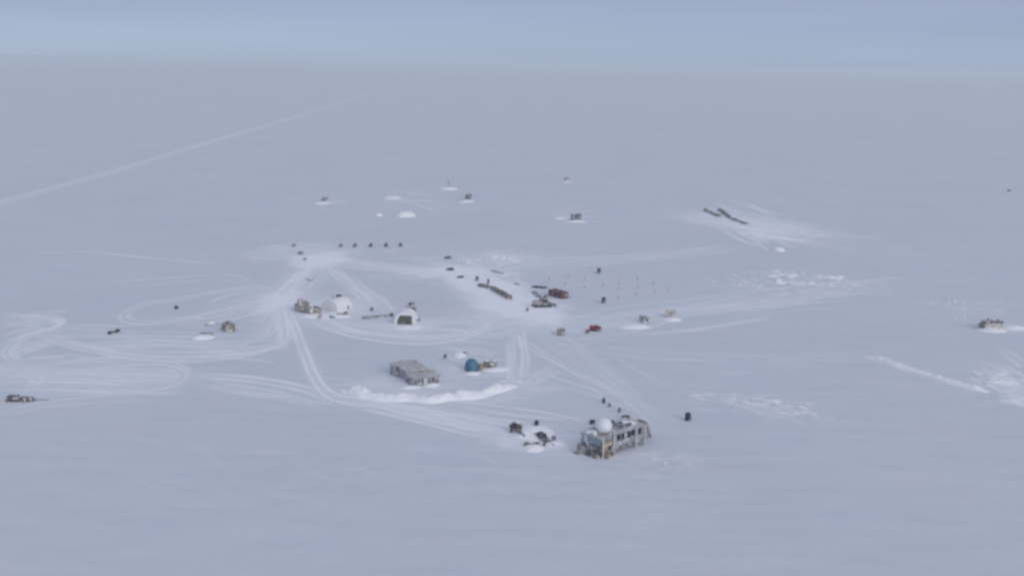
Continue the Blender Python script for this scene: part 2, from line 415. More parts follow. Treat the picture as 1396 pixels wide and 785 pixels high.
V = np.empty((NR*NT+1, 3), np.float32)
V[:-1, 0] = X.ravel(); V[:-1, 1] = Y.ravel(); V[:-1, 2] = Z.ravel(); V[-1] = 0
i = np.arange(NR-1)[:, None]; j = np.arange(NT)[None, :]; jn = (j+1) % NT
quads = np.stack([i*NT+j, (i+1)*NT+j+0*i, (i+1)*NT+jn, i*NT+jn+0*i], -1).reshape(-1, 4)[:, ::-1]
tri = np.stack([np.full(NT, NR*NT), np.arange(NT), (np.arange(NT)+1) % NT], 1)[:, ::-1]
me = bpy.data.meshes.new('snow_field')
nq, ntri = len(quads), len(tri)
me.vertices.add(len(V)); me.vertices.foreach_set('co', V.ravel())
me.loops.add(nq*4+ntri*3); me.loops.foreach_set('vertex_index', np.concatenate([quads.ravel(), tri.ravel()]).astype(np.int32))
me.polygons.add(nq+ntri)
me.polygons.foreach_set('loop_start', np.concatenate([np.arange(nq)*4, nq*4+np.arange(ntri)*3]).astype(np.int32))
me.polygons.foreach_set('use_smooth', np.ones(nq+ntri, bool))
me.update(calc_edges=True)
for nm, arr in (('packed', packed), ('rough', rough)):
    at = me.attributes.new(nm, 'FLOAT', 'POINT'); at.data.foreach_set('value', np.append(arr.ravel(), 0).astype(np.float32))
ground = bpy.data.objects.new('snow_field', me); col.objects.link(ground)
me.materials.append(GSNOW); ground['kind'] = 'structure'
if me.polygons[0].normal.z < 0: me.flip_normals()

# ------------------------------------------------------------------ snow banks and drifts
def fbm(x, y, z=0.0): return noise.fractal(Vector((x, y, z)), 1.0, 2.0, 5)
def bank(name, pts_px, w, h, seed=0, lumps=.5, prof=None):
    pts = cat_spline([P(*p) for p in pts_px], .6); n = len(pts)
    d = np.gradient(pts, axis=0); d /= np.linalg.norm(d, axis=1)[:, None]+1e-9
    nrm = np.stack([-d[:, 1], d[:, 0]], 1)
    K = 15; mb = MB(); vs = []; fs = []
    for q in range(n):
        t = q/(n-1); e = min(1, t/.08, (1-t)/.08); e = max(e, .05)
        hp = (prof(t) if prof else 1)*h*e*(1+lumps*fbm(q*.11, seed, 1.7))
        ww = w*(.7+.3*e)*(1+.25*fbm(q*.07, seed+5, .3))
        for k in range(K):
            s = k/(K-1)*2-1
            p = pts[q]+nrm[q]*s*ww/2
            z = hp*(1-abs(s)**1.6)*(1+lumps*1.1*fbm(p[0]*.55, p[1]*.55, seed)) if abs(s) < 1 else -.15
            vs.append((p[0], p[1], max(z, -.15) if abs(s) < 1 else -.15))
    for q in range(n-1):
        for k in range(K-1):
            fs.append((q*K+k, (q+1)*K+k, (q+1)*K+k+1, q*K+k+1))
    mb.add(vs, fs); o = mb.build(name, SNOW, smooth=True)
    return o
def mound_mesh(rx, ry, h, seed, lumps=.35, flat=1.0):
    mb = MB(); n = 28; K = 9; vs = [(0, 0, h*(1+lumps*fbm(0, 0, seed)))]; fs = []
    for k in range(1, K+1):
        r = k/K
        for a in range(n):
            t = 2*math.pi*a/n; q = 1+.22*fbm(math.cos(t)*1.3, math.sin(t)*1.3, seed+3)
            x, y = rx*r*q*math.cos(t), ry*r*q*math.sin(t)
            z = h*(1-r**(2*flat))**(1.2)*(1+lumps*fbm(x*.5, y*.5, seed)) if k < K else -.2
            vs.append((x, y, z))
    for a in range(n): fs.append((0, 1+a, 1+(a+1) % n))
    for k in range(K-1):
        for a in range(n):
            fs.append((1+k*n+a, 1+(k+1)*n+a, 1+(k+1)*n+(a+1) % n, 1+k*n+(a+1) % n))
    return mb.add(vs, fs)
def drift(px, py, rx, ry, h, rot=0.0, seed=0, name='snow_drift', label=None, cat=None, group=None, flat=1.0, lumps=.35):
    o = mound_mesh(rx, ry, h, seed, lumps, flat).build(name, SNOW, smooth=True)
    o.location = P(px, py); o.rotation_euler.z = rot
    if label: tag(o, label, cat, group)
    else: o['kind'] = 'structure'
    return o

b = bank('snow_bank', [(466, 534), (480, 533), (500, 539), (535, 543), (562, 543), (588, 546), (615, 541), (645, 540), (672, 533), (700, 524)], 6.2, 1.45, 3, .52,
         lambda t: .85+.35*math.exp(-((t-.1)/.06)**2)+.35*math.sin(t*31)**2*math.sin(t*13)**2)
tag(b, 'long bright curved snow bank in front of the large grey building', 'snow bank')
b = bank('snow_bank', [(1181, 486), (1200, 491), (1225, 500), (1262, 511), (1300, 523), (1349, 535)], 4.2, 1.4, 9, .3, lambda t: .8+(.5*math.sin(t*90)**2)*math.exp(-((t-.1)/.13)**2))
tag(b, 'long straight snow bank running down to the right, alone in the open snow', 'snow bank')

# isolated snow mounds
sm = 'snow_mound'
drift(552.6, 294, 6.5, 10, 2.6, 0, 1, sm, 'broad pale snow mound behind the row of five dark tents', 'snow mound', flat=1.6, lumps=.2)
drift(535, 270, 7, 14, .8, 0, 2, sm, 'faint flattened snow heap just beyond the broad pale snow mound', 'snow mound')
drift(517, 294, 2.6, 3.5, 1.7, 0, 3, sm, 'small bright white snow heap left of the broad pale mound', 'snow mound', lumps=.2)
drift(612, 258, 7.5, 9, 1.3, 0, 4, sm, 'wide flat snow bank with a small dark post on top, farthest back in the middle', 'snow mound', flat=2.5, lumps=.15)
drift(1061, 341, 3.6, 5, 1.4, 0, 5, sm, 'small bright snow block below the two long cargo rows on the right', 'snow mound', flat=2)
drift(276, 460, 4.0, 4.4, .8, 0, 6, sm, 'low white snow heap with a dark plank on it left of the khaki hut', 'snow mound', flat=1.8)
# drifts banked against things
for k, (x, y, rx, ry, h, rot) in enumerate([
        (440, 277, 6, 10, .9, 0), (636, 275, 5, 10, 1.0, -.4), (772, 248, 4, 6, .7, 0), (785, 302, 8, 6, .9, 0), (766, 298, 5, 8, .5, 0),
        (866, 446, 6.5, 3.5, .9, .25), (917, 436, 3.8, 3.5, .9, 0), (1352, 450, 6, 5, 1.0, 0), (1384, 447, 6, 4, .9, 0),
        (727, 611, 3.0, 3.2, .9, 0), (722, 590, 5.2, 6.5, 1.3, .3), (735, 588, 4.2, 5.0, 1.2, .2), (737, 592, 3.2, 4.5, 1.0, .4), (757, 604, 3.5, 2.0, .5, 0), (560, 528, 3.4, 2, .6, .1), (588, 525, 3.0, 2.2, .6, .4),
        (644, 509, 2.6, 2.2, .5, 0), (456, 430, 7, 7, .6, 0), (556, 446, 6, 4, .5, 0), (627, 484, 2.4, 4, .9, 0), (425, 430, 4, 5, .5, 0), (676, 504, 5, 2.5, .6, .3)]):
    drift(x, y, rx, ry, h, rot, 20+k)
for k, (x, y, rx, ry, h, rot) in enumerate([(1046, 322, 3.2, 26, 1.1, .5), (1020, 312, 2.5, 20, .9, .55)]):
    drift(x, y, rx, ry, h, rot+.3, 60+k)

def rubble(spots):
    mb = MB(); g = random.Random(5)
    for (x, y, rx, ry, n, rmin, rmax, rot) in spots:
        c = P(x, y)
        for _ in range(n):
            u, v = g.gauss(0, .5)*rx, g.gauss(0, .5)*ry
            px, py = c.x+u*math.cos(rot)-v*math.sin(rot), c.y+u*math.sin(rot)+v*math.cos(rot)
            r = rmin+(rmax-rmin)*g.random()**2.2; h = r*g.uniform(.25, .5); e = g.uniform(.8, 2.2)*(1.8 if rot else 1); a0 = g.uniform(-.3, .3)+(rot or R(14))
            vs = [(px, py, h)]; nn = 9
            for k, (q, z) in enumerate(((.55, .75), (1.0, -.15))):
                for i_ in range(nn):
                    t = 2*math.pi*i_/nn; w_ = r*q*g.uniform(.75, 1.25)
                    a, b2 = w_*e*math.cos(t), w_*math.sin(t)
                    vs.append((px+a*math.cos(a0)-b2*math.sin(a0), py+a*math.sin(a0)+b2*math.cos(a0), h*z*g.uniform(.8, 1.2)))
            fs = [(0, 1+i_, 1+(i_+1) % nn) for i_ in range(nn)]+[(1+i_, 1+nn+i_, 1+nn+(i_+1) % nn, 1+(i_+1) % nn) for i_ in range(nn)]
            mb.add(vs, fs)
    o = mb.build('snow_rubble', SNOW, smooth=True); o['kind'] = 'stuff'
rubble([(1075, 377, 12, 18, 26, .5, 1.9, 0), (1062, 371, 2, 4, 5, .8, 1.8, 0), (1085, 386, 13, 3, 22, .6, 1.5, 0), (1130, 379, 8, 7, 16, .6, 1.8, 0), (1040, 382, 26, 22, 40, .3, 1.1, 0), (1000, 383, 14, 16, 26, .3, .9, 0), (1150, 388, 16, 12, 24, .3, 1.0, 0), (1195, 388, 10, 6, 8, .4, 1.0, 0),
        (1372, 522, 10, 8, 26, .3, 1.2, R(-28)), (1390, 545, 7, 8, 22, .3, 1.1, R(-28)), (1350, 512, 8, 4, 12, .3, .9, R(-28)),
        (1050, 549, 14, 5, 26, .25, .8, R(-20)), (1000, 543, 14, 5, 14, .25, .6, R(-10)), (1085, 562, 8, 4, 22, .25, .7, R(-35)), (905, 632, 6, 4, 16, .2, .6, 0), (960, 538, 8, 4, 12, .2, .6, 0),
        (690, 352, 11, 10, 36, .4, 1.4, 0), (640, 356, 8, 6, 10, .4, .9, 0), (1300, 416, 20, 8, 14, .3, .9, 0), (480, 534, 6, 2.5, 12, .3, .9, R(-20)), (720, 520, 8, 4, 16, .3, .8, 0), (1315, 436, 10, 5, 8, .3, .8, 0)])

# ------------------------------------------------------------------ generic things
def drum(px, py, r, h, mat, name, label, cat, group=None, lid='darkgrey'):
    t = thing(name, label, cat, loc_(px, py), 0, group)
    MB().lathe([(r*.9, 0), (r, .1), (r, h*.33), (r*1.04, h*.35), (r, h*.37), (r, h*.66), (r*1.04, h*.68), (r, h*.70), (r, h-.08), (r*.92, h)], n=18).build('barrel', mat, t, True)
    MB().lathe([(r*.75, h), (r*.75, h+.06), (r*.3, h+.1)], n=14).build('lid', lid, t, True)
    return t
def crate(px, py, sx, sy, h, rot, mat, label, group=None, name='crate', cat='crate', batten='darkbrown', snow=.0, z=0.0):
    t = thing(name, label, cat, loc_(px, py, z), rot, group)
    MB().box((0, 0, h/2-.05), (sx, sy, h+.1)).build('box', mat, t, bevel=.05)
    for e in (-.33, .33):
        MB().box((e*sx, 0, h/2), (.16, sy+.08, h+.1)).build('batten', batten, t)
    if snow:
        mound_mesh(sx*.46, sy*.46, snow, int(px)).build('snow_cap', 'snow', t, True).location.z = h+.06
    return t
def gable_hut(px, py, L, Wd, hw, hr, rot, wall, roof, label, name='hut', cat='hut', door='darkbrown', windows=1, skid=False, snow_roof=False):
    t = thing(name, label, cat, loc_(px, py), rot)
    z0 = .35 if skid else -.1
    if skid:
        for y in (-.35, .35): MB().box((0, y*Wd, .18), (L*1.08, .25, .36)).build('skid', 'darkbrown', t)
    MB().prism([(-Wd/2, z0), (Wd/2, z0), (Wd/2, hw), (0, hr-.05), (-Wd/2, hw)], -L/2, L/2).build('wall', wall, t)
    e = .25
    sl = (hr-hw)/(Wd/2)
    MB().prism([(-Wd/2-e, hw-sl*e+.02), (0, hr+.0), (Wd/2+e, hw-sl*e+.02), (Wd/2+e, hw-sl*e+.17), (0, hr+.17), (-Wd/2-e, hw-sl*e+.17)], -L/2-e, L/2+e).build('roof', roof, t)
    dr = MB().box((L/2+.03, 0, z0+1.0), (.08, .95, 2.0)).build('door', door, t)
    MB().box((L/2+.10, .32, z0+1.0), (.08, .07, .2)).build('handle', 'grey', dr)
    for k in range(windows):
        x = (k+.5)/windows*L-L/2
        w = MB().box((x, -Wd/2-.02, hw*.62), (.95, .08, .8)).build('window', 'white', t)
        MB().box((x, -Wd/2-.07, hw*.62), (.75, .04, .6)).build('pane', 'glass', w)
    return t
def quonset(px, py, L, Wd, h, rot, mat, door_mat, label, name='tent', cat='tent', door_fill=.5, pipe=False, n=14):
    t = thing(name, label, cat, loc_(px, py), rot)
    prof = []
    for k in range(n+1):
        a = math.pi*k/n; prof.append((math.cos(a)*Wd/2, max(-.1, math.sin(a)**.75*h) if 0 < k < n else -.1))
    MB().prism(prof, -L/2, L/2).build('canvas', mat, t)
    for k in range(5):
        x = -L/2+.1+k*(L-.2)/4
        rb = MB()
        for (y0, z0), (y1, z1) in zip(prof[:-1], prof[1:]): rb.tube((x, y0*1.005, z0*1.005), (x, y1*1.005, z1*1.005), .05, n=5)
        rb.build('rib', mat, t)
    dp = [(y*door_fill, z*door_fill*1.15) for y, z in prof] if door_fill < .6 else [(-Wd*.36, 0), (Wd*.36, 0), (Wd*.34, h*.70), (-Wd*.22, h*.72), (-Wd*.33, h*.35)]
    MB().prism(dp, L/2+.01, L/2+.08).build('door', door_mat, t)
    if pipe:
        p = MB().tube((L*.2, -.5, h*.8), (L*.2, -.5, h+1.3), .14).build('stove_pipe', 'darkgrey', t)
        MB().lathe([(.24, 0), (.24, .12), (.02, .3)], (L*.2, -.5, h+1.3), 10).build('cap', 'darkgrey', p)
    return t
def snowmobile(px, py, rot, mat, label, group=None, k=1.0):
    t = thing('snowmobile', label, 'snowmobile', loc_(px, py), rot, group)
    t.scale = (k, k, k)
    MB().prism([(-.35, .35), (.35, .35), (.4, .6), (.22, .95), (-.22, .95), (-.4, .6)], .0, 1.2).build('hood', mat, t, bevel=.06)
    MB().box((-.6, 0, .68), (1.3, .42, .3), taper=.85).build('seat', 'black', t, bevel=.05)
    MB().box((-.55, 0, .28), (2.2, .5, .36)).build('track', 'rubber', t, bevel=.1)
    MB().box((.35, 0, 1.12), (.06, .6, .42), ry=-.5).build('windscreen', 'glass', t)
    for s in (-1, 1):
        MB().box((1.05, s*.5, .06), (1.2, .16, .06)).box((1.7, s*.5, .14), (.3, .16, .05), ry=-.6).tube((1.0, s*.5, .08), (.8, s*.3, .5), .035, n=6).build('ski', 'darkgrey', t)
    MB().tube((.25, -.45, 1.0), (.25, .45, 1.0), .03, n=6).build('handlebar', 'black', t)
    return t
def sled(a, b, Wd, label, deck='brown', group=None, tow=0.0, name='cargo_sled', h=.5):
    c, L, rot = ends(a, b)
    t = thing(name, label, 'sled', c, rot, group)
    for s in (-1, 1):
        MB().box((0, s*Wd*.4, .12), (L, .22, .3)).box((L/2+.3, s*Wd*.4, .3), (.8, .22, .22), ry=-.6).build('runner', 'darkbrown', t)
    MB().box((0, 0, h-.08), (L*.98, Wd, .16)).build('deck', deck, t)
    for q in range(4):
        MB().box((-L*.4+q*L*.266, 0, (h-.16)/2+.13), (.2, Wd*.8, h-.42+.16)).build('crossbeam', 'darkbrown', t)
    if tow: MB().tube((L/2+.5, 0, .35), (L/2+tow, 0, .2), .09, n=6).build('tow_bar', 'darkgrey', t)
    return t, c, L, rot
def on_sled(c, rot, off, z): 
    return Vector((c.x+math.cos(rot)*off[0]-math.sin(rot)*off[1], c.y+math.sin(rot)*off[0]+math.cos(rot)*off[1], z))
def load(loc, rot, sx, sy, h, mat, label, name='crate', cat='crate', group=None, tarp=False):
    t = thing(name, label, cat, loc, rot, group)
    if tarp:
        MB().prism([(-sy/2, 0), (sy/2, 0), (sy*.46, h*.6), (sy*.2, h), (-sy*.25, h*.95), (-sy*.47, h*.55)], -sx/2, sx/2).build('tarp', mat, t, bevel=.12)
        for e in (-.3, 0, .3): MB().box((e*sx, 0, h*.5), (.06, sy*1.01, h*1.0)).build('strap', 'black', t)
    else:
        MB().box((0, 0, h/2), (sx, sy, h)).build('box', mat, t, bevel=.04)
        for e in (-.33, .33): MB().box((e*sx, 0, h/2), (.14, sy+.08, h+.06)).build('batten', 'darkbrown', t)
    return t
def tracked(px, py, rot, mat, label, L=5.2, Wd=2.6, h=2.8, blade=True, name='tracked_vehicle', bed=None, cabpos=.12):
    t = thing(name, label, 'tracked vehicle', loc_(px, py), rot)
    for s in (-1, 1):
        MB().prism([(-L*.46, .25), (-L*.36, 0), (L*.36, 0), (L*.46, .3), (L*.40, .75), (-L*.42, .7)], 0, .6)
        tr = MB()
        pr = [(-L*.46, .3), (-L*.38, -.05), (L*.38, -.05), (L*.47, .35), (L*.42, .8), (-L*.42, .75)]
        n = len(pr); vs = [(x, s*Wd*.5-.3, z) for x, z in pr]+[(x, s*Wd*.5+.3, z) for x, z in pr]
        tr.add(vs, [(i_, (i_+1) % n, n+(i_+1) % n, n+i_) for i_ in range(n)]+[tuple(range(n))[::-1], tuple(range(n, 2*n))]).build('track', 'rubber', t)
    MB().box((0, 0, .85), (L*.84, Wd*.72, .7)).build('chassis', 'darkgrey' if blade else mat, t)
    cb = MB().box((L*cabpos, 0, 1.2+(h-1.2)/2), (L*.36, Wd*.74, h-1.2), taper=.9).build('cab', mat, t, bevel=.08)
    MB().box((L*cabpos, 0, h*.76), (L*.365, Wd*.745, h*.2), taper=.95).build('window', 'glass', cb)
    MB().box((L*cabpos+L*.27, 0, 1.35), (L*.22, Wd*.6, .7)).build('hood', mat, t, bevel=.08)
    MB().box((-L*.24, 0, 1.55 if blade is False else 1.85), (L*.38, Wd*.74, .75 if blade is False else 1.35)).build('rear_bed', bed or mat, t, bevel=.06)
    if blade:
        MB().box((L*.62, 0, .5), (.15, Wd*1.25, .95), ry=.2).box((L*.53, Wd*.28, .45), (.9, .14, .16)).box((L*.53, -Wd*.28, .45), (.9, .14, .16)).build('blade', 'grey', t)
    return t

# ------------------------------------------------------------------ 1. the raised station building with its radome
C0, CL, CR = P(821, 625.5), P(785.5, 608), P(885, 604)
ux = CR-C0; LX = ux.length; rz = math.atan2(ux.y, ux.x); LY = 8.6
bd = thing('station_building', 'grey station building raised on white columns with a large white radome on its roof', 'building', C0, rz)
print('station', LX, (CL-C0).length, math.degrees(rz))
FL = 1.6; TOP = 5.4
MB().box((LX/2+.3, LY/2, FL-.2), (LX-1.0, LY-.6, .4)).build('floor_deck', 'grey', bd)
MB().box((LX*.60, LY*.5, (FL+TOP)/2), (LX*.66, LY*.9, TOP-FL)).build('wall', 'wall', bd)
u1 = LX*.27
# the grey-teal end block with its pale door
MB().box((LX*.14, LY*.55, 4.05), (LX*.255, LY*.84, 2.1)).build('end_block', 'teal', bd, bevel=.05)
MB().box((LX*.14, LY*.5, 2.3), (LX*.24, LY*.88, 1.4)).build('lower_cladding', 'greybrown', bd)
for v in (.22, .42, .80): MB().box((LX*.012, LY*v, 2.25), (.14, 1.1, 1.05)).build('service_opening', 'darkgrey', bd)
dr = MB().box((LX*.008, LY*.72, 4.0), (.12, .8, 1.9)).build('door', 'white', bd)
MB().box((LX*.008-.1, LY*.72+.28, 3.9), (.06, .1, .25)).build('handle', 'darkgrey', dr)
MB().box((LX*.12, LY*.06, 3.1), (LX*.19, .9, 2.3)).build('porch_or_shade', 'tan', bd, bevel=.04)
MB().box((LX*.15, LY*.003, 2.5), (LX*.06, .14, 1.1)).build('porch_opening', 'black', bd)
# roof with parapet
MB().box((LX*.60, LY*.5, TOP+.09), (LX*.69, LY*.95, .18)).build('roof', 'palegrey', bd)
MB().box((LX*.135, LY*.55, 5.18), (LX*.265, LY*.88, .16)).build('roof', 'roofgrey', bd)
for (x, w, z) in ((.35, .075, 4.3), (.44, .06, 4.3), (.565, .07, 4.3), (.65, .07, 4.45), (.785, .10, 4.3)):
    wn = MB().box((LX*x, LY*.05-.02, z), (LX*w+.16, .12, 1.86)).build('window', 'grey', bd)
    MB().box((LX*x, LY*.05-.09, z), (LX*w, .06, 1.7)).build('pane', 'glass', wn)
for x in (.0, .22, .70, .89):
    for y in (-.03, 1.02):
        MB().box((LX*x, LY*y, 2.75), (.26, .26, 5.8)).build('column', 'white', bd, bevel=.03)
for x in (.03, .90):
    MB().box((LX*x, LY*.5, .7), (.26, .26, 1.6)).build('column', 'white', bd)
MB().box((LX*.47, LY*.04, FL+.02), (LX*.40, .3, .4)).build('wall_shadow_strip', 'darkgrey', bd)  # dark strip paints in the shadow along the front wall's underside
for (x, y, w) in ((.52, .80, .24), (.55, .56, .28), (.60, .30, .30)):
    p = MB().box((LX*x, LY*y, TOP+.62), (LX*w, .85, .09), rx=R(30)).build('roof_panel', 'solar', bd)
    for e in (-.4, .4): MB().tube((LX*(x+w*e), LY*y+.3, TOP+.15), (LX*(x+w*e), LY*y+.3, TOP+.75), .06, n=6).build('prop', 'grey', p)
MB().box((LX*.42, LY*.52, TOP+.5), (1.5, 1.4, .8)).build('roof_hatch', 'darkgrey', bd, bevel=.05)
MB().tube((LX*.85, LY*.6, TOP), (LX*.85, LY*.6, TOP+1.6), .16).build('vent_pipe', 'grey', bd)
MB().lathe([(.75, 0), (.75, .5), (.6, .95), (.3, 1.2), (.02, 1.28)], (LX*.06, LY*.46, 5.22), 14).build('vent_dome', 'white', bd, True)
rl = MB()
for k in range(7):
    x = LX*(.30+.60*k/6); rl.tube((x, LY*.06, TOP+.15), (x, LY*.06, TOP+1.0), .035, n=5)
rl.tube((LX*.30, LY*.06, TOP+1.0), (LX*.90, LY*.06, TOP+1.0), .035, n=5)
rl.build('roof_rail', 'grey', bd)
for x, y, h in ((.90, .90, 3.0), (.34, .92, 2.2)):
    MB().tube((LX*x, LY*y, TOP), (LX*x, LY*y, TOP+h), .06, .03, n=6).tube((LX*x-.5, LY*y, TOP+h*.8), (LX*x+.5, LY*y, TOP+h*.8), .03, n=5).build('aerial', 'grey', bd)
for x, y, rx_, ry_ in ((.78, .5, 2.2, 2.6), (.12, .75, 1.8, 1.4)):
    o_ = mound_mesh(rx_, ry_, .22, int(x*90)).build('roof_snow', 'snow', bd, True); o_.location = (LX*x, LY*y, TOP+.2 if x > .3 else 5.28)
# radome on a brown ring
DRAD = 2.14; dz = TOP+DRAD*.72+.25
dx, dy = LX*.22, LY*.40
rd = MB().lathe([(DRAD*math.sin(math.pi*k/22)+.001, -DRAD*math.cos(math.pi*k/22)) for k in range(4, 23)], (dx, dy, dz), 36).build('radome', 'radome', bd, True)
MB().lathe([(2.1, 5.2), (2.1, 5.95), (1.7, 6.1)], (dx, dy, 0), 28).build('base_ring', 'greybrown', rd)
for k in range(8):
    a = math.pi*2*k/8+.2
    MB().tube((dx+2.15*math.cos(a), dy+2.15*math.sin(a), 5.2), (dx+2.15*math.cos(a), dy+2.15*math.sin(a), 6.3), .05, n=5).build('rail_post', 'greybrown', rd)
# timber deck and stair at the far right end, stair at the left end
dx_, dy_ = LX*.94+2.5, LY*.56
dk = MB().box((dx_, dy_, 3.4), (3.2, 4.2, .22)).build('side_deck', 'tan', bd)
for x in (-1.3, 1.3):
    for y in (-1.7, 1.7): MB().box((dx_+x, dy_+y, 1.65), (.24, .24, 3.6)).build('post', 'greybrown', dk)
MB().box((dx_+1.5, dy_+.4, 4.05), (.1, 3.2, 1.15)).box((dx_, dy_+2.05, 4.05), (3.1, .1, 1.15)).box((dx_-.2, dy_-2.05, 4.0), (2.6, .1, 1.1)).build('railing', 'tan', dk)
st = MB()
for k in range(9): st.box((dx_+1.75+.16*k, dy_-1.3, 3.3-.39*k), (.26, 1.3, .1))
st.build('stair', 'brown', bd)
st = MB()
for k in range(7): st.box((-.3-.34*k, LY*.84, 1.9-.3*k), (.4, 1.7, .12))
st.box((-1.3, LY*.84-.88, 1.35), (2.9, .1, .5), ry=-.72).box((-1.3, LY*.84+.88, 1.35), (2.9, .1, .5), ry=-.72)
st.build('stair', 'greybrown', bd)

ca, sa = math.cos(rz), math.sin(rz)
def rel(u, v, z=0): return Vector((C0.x+u*ca-v*sa, C0.y+u*sa+v*ca, z))
load(rel(LX*.09, -.3), rz, 1.8, 1.2, 1.3, 'tan', 'tan plywood crate on the snow against the left front corner of the raised station building', group='stores around the station building')
load(rel(-.7, LY*.22), rz, 1.1, 1.6, 1.2, 'greybrown', 'grey brown crate by the teal end of the raised station building', group='stores around the station building')
load(rel(-.7, LY*.50), rz, 1.1, 1.4, 1.0, 'darkbrown', 'dark brown crate by the teal end, next to the left stair of the station building', group='stores around the station building')
load(rel(LX*.17, -.3), rz, 1.1, 1.0, .9, 'darkbrown', 'dark low crate right of the tan plywood crate at the station front', group='stores around the station building')

# things standing behind the station and beside it
drum(823, 549, .45, 1.5, 'navy', 'fuel_drum', 'dark upright drum farthest behind the radome', 'drum', 'drums behind the station')
drum(831, 554.5, .36, 1.1, 'darkgrey', 'fuel_drum', 'smallest grey drum, the middle of the three behind the radome', 'drum', 'drums behind the station', 'grey')
drum(844.5, 562, .42, 1.4, 'darkgrey', 'fuel_drum', 'slim grey drum nearest the station roof, rightmost of the three behind the radome', 'drum', 'drums behind the station', 'grey')
t = load(P(853, 572), .15, 2.4, 1.6, 1.3, 'black', 'black tarpaulined load on the snow behind the station roof', 'tarped_load', 'tarped load', tarp=True)
t = load(P(807.5, 577), .1, 1.5, 1.3, 1.1, 'black', 'small dark tarpaulined load just left of the radome', 'tarped_load', 'tarped load', tarp=True)
t = thing('storage_tank', 'dark navy upright tank standing alone right of the station building', 'tank', P(937.6, 572.5))
MB().lathe([(.75, -.1), (.86, .15), (.88, .9), (.91, .92), (.88, .96), (.88, 1.75), (.8, 2.05), (.5, 2.25), (.1, 2.32)], n=22).build('shell', 'navy', t, True)
MB().lathe([(.28, 2.24), (.28, 2.45), (.05, 2.5)], n=12).build('hatch', 'darkgrey', t, True)
MB().tube((.9, 0, .4), (1.05, 0, .4), .09, n=8).build('valve', 'darkgrey', t)

# ------------------------------------------------------------------ 2. half-buried entrance and drifted sled left of the station
c_, l_, a_ = ends((703, 591), (717, 597))
t = thing('entrance_shed', 'dark half buried timber entrance with a plank ramp, left of the station building', 'shed', P(703.5, 589), a_)
MB().prism([(-1.3, -.1), (1.3, -.1), (1.3, 1.7), (0, 2.5), (-1.3, 1.7)], -1.2, 1.0).build('wall', 'darkbrown', t)
MB().prism([(-1.5, 1.6), (0, 2.52), (1.5, 1.6), (1.5, 1.76), (0, 2.7), (-1.5, 1.76)], -1.35, 1.15).build('roof', 'black', t)
MB().box((1.03, 0, .85), (.08, 1.2, 1.7)).build('opening', 'black', t)
MB().box((3.2, -.3, .75), (4.8, 1.7, .14), ry=.22).build('ramp', 'khaki', t)
MB().box((3.0, -1.15, 1.1), (4.8, .12, .55), ry=.22).build('ramp_side', 'darkbrown', t)
crate(706.5, 580, 2.2, 1.5, .9, .1, 'greybrown', 'low weathered crate behind the dark timber entrance', batten='tan', snow=.25)
drum(731.5, 579, .62, 1.3, 'navy', 'water_tank', 'short round dark tank right of the timber entrance', 'tank')
t, c, L, rot = sled((730, 594), (749, 604), 1.8, 'dark sled half sunk in a white snow drift left of the station', 'darkgrey', tow=2.5, h=1.0)
load(on_sled(c, rot, (-.3, 0), 1.0), rot, 2.6, 1.4, .8, 'navy', 'dark box on the sled sunk in the snow drift', 'cargo_box', 'box')
crate(723.5, 607, 1.9, 1.2, .9, -.3, 'darkbrown', 'dark brown crate at the front edge of the snow drift left of the station', snow=.15)
crate(717, 607.5, 1.0, .7, 1.0, .2, 'greybrown', 'narrow grey brown crate left of the dark brown crate at the drift edge')
crate(733, 606.5, 1.1, 1.0, .8, .2, 'greybrown', 'grey brown crate between the dark brown crate and the small purple grey barrel')
drum(742, 608, .4, .9, 'darkgrey', 'fuel_drum', 'small purple grey barrel at the right end of the snow drift', 'drum')
crate(755, 600, 1.1, .9, 1.2, .1, 'grey', 'grey box at the right tip of the drifted sled')

# ------------------------------------------------------------------ 3. the large grey building
A, B = P(546, 509), P(563, 526)          # foot of its dark left wall, far to near
E = P(599, 521.5)
c_ = (A+B)/2
rotg = math.atan2((E-B).y, (E-B).x)
gb = thing('garage_building', 'large grey building with stepped roofs behind the long curved snow bank', 'building', B, rotg)
GW = (E-B).length; GD = 11.0
print('garage', GW, (A-B).length, math.degrees(rotg))
# local: x along front (left to right), y to the back
MB().box((GW*.5, 2.6, 1.1), (GW, 5.0, 2.4)).build('front_wall', 'palegrey', gb)
MB().prism([(-.35, 2.3), (5.3, 2.75), (5.3, 2.95), (-.35, 2.5)], -.4, GW+.4).build('front_roof', 'roofgrey', gb)
MB().box((GW*.42, 5.0+GD/2, 1.6), (GW*.86, GD, 3.4)).build('main_wall', 'grey', gb)
n = 12; pr = []
for k in range(n+1):
    a = math.pi*k/n; pr.append((math.cos(a)*GW*.455, 3.2+math.sin(a)*.9))
rf = MB(); vs = [(GW*.42+x, 4.75, z) for x, z in pr]+[(GW*.42+x, 5.0+GD+.3, z) for x, z in pr]; m = n+1
rf.add(vs, [(i_, i_+1, m+i_+1, m+i_) for i_ in range(n)]+[tuple(range(m))[::-1], tuple(range(m, 2*m)), (0, m, 2*m-1, m-1)]).build('main_roof', 'roofgrey', gb)
MB().box((GW*.46, 4.86, 3.15), (GW*.62, .2, .35)).build('eave_beam', 'greybrown', gb)
for x in (.09, .21, .33, .62, .76, .90):
    MB().box((GW*x, .08, 1.15), (GW*.085, .14, 1.6)).build('opening', 'darkgrey', gb)
for x in (.02, .15, .27, .50, .69, .83, .98):
    MB().box((GW*x, -.12, 1.15), (.22, .22, 2.4)).build('post', 'palegrey', gb)
MB().box((GW*.44, -.25, 1.1), (GW*.07, .5, 2.3)).build('door', 'white', gb, bevel=.04)
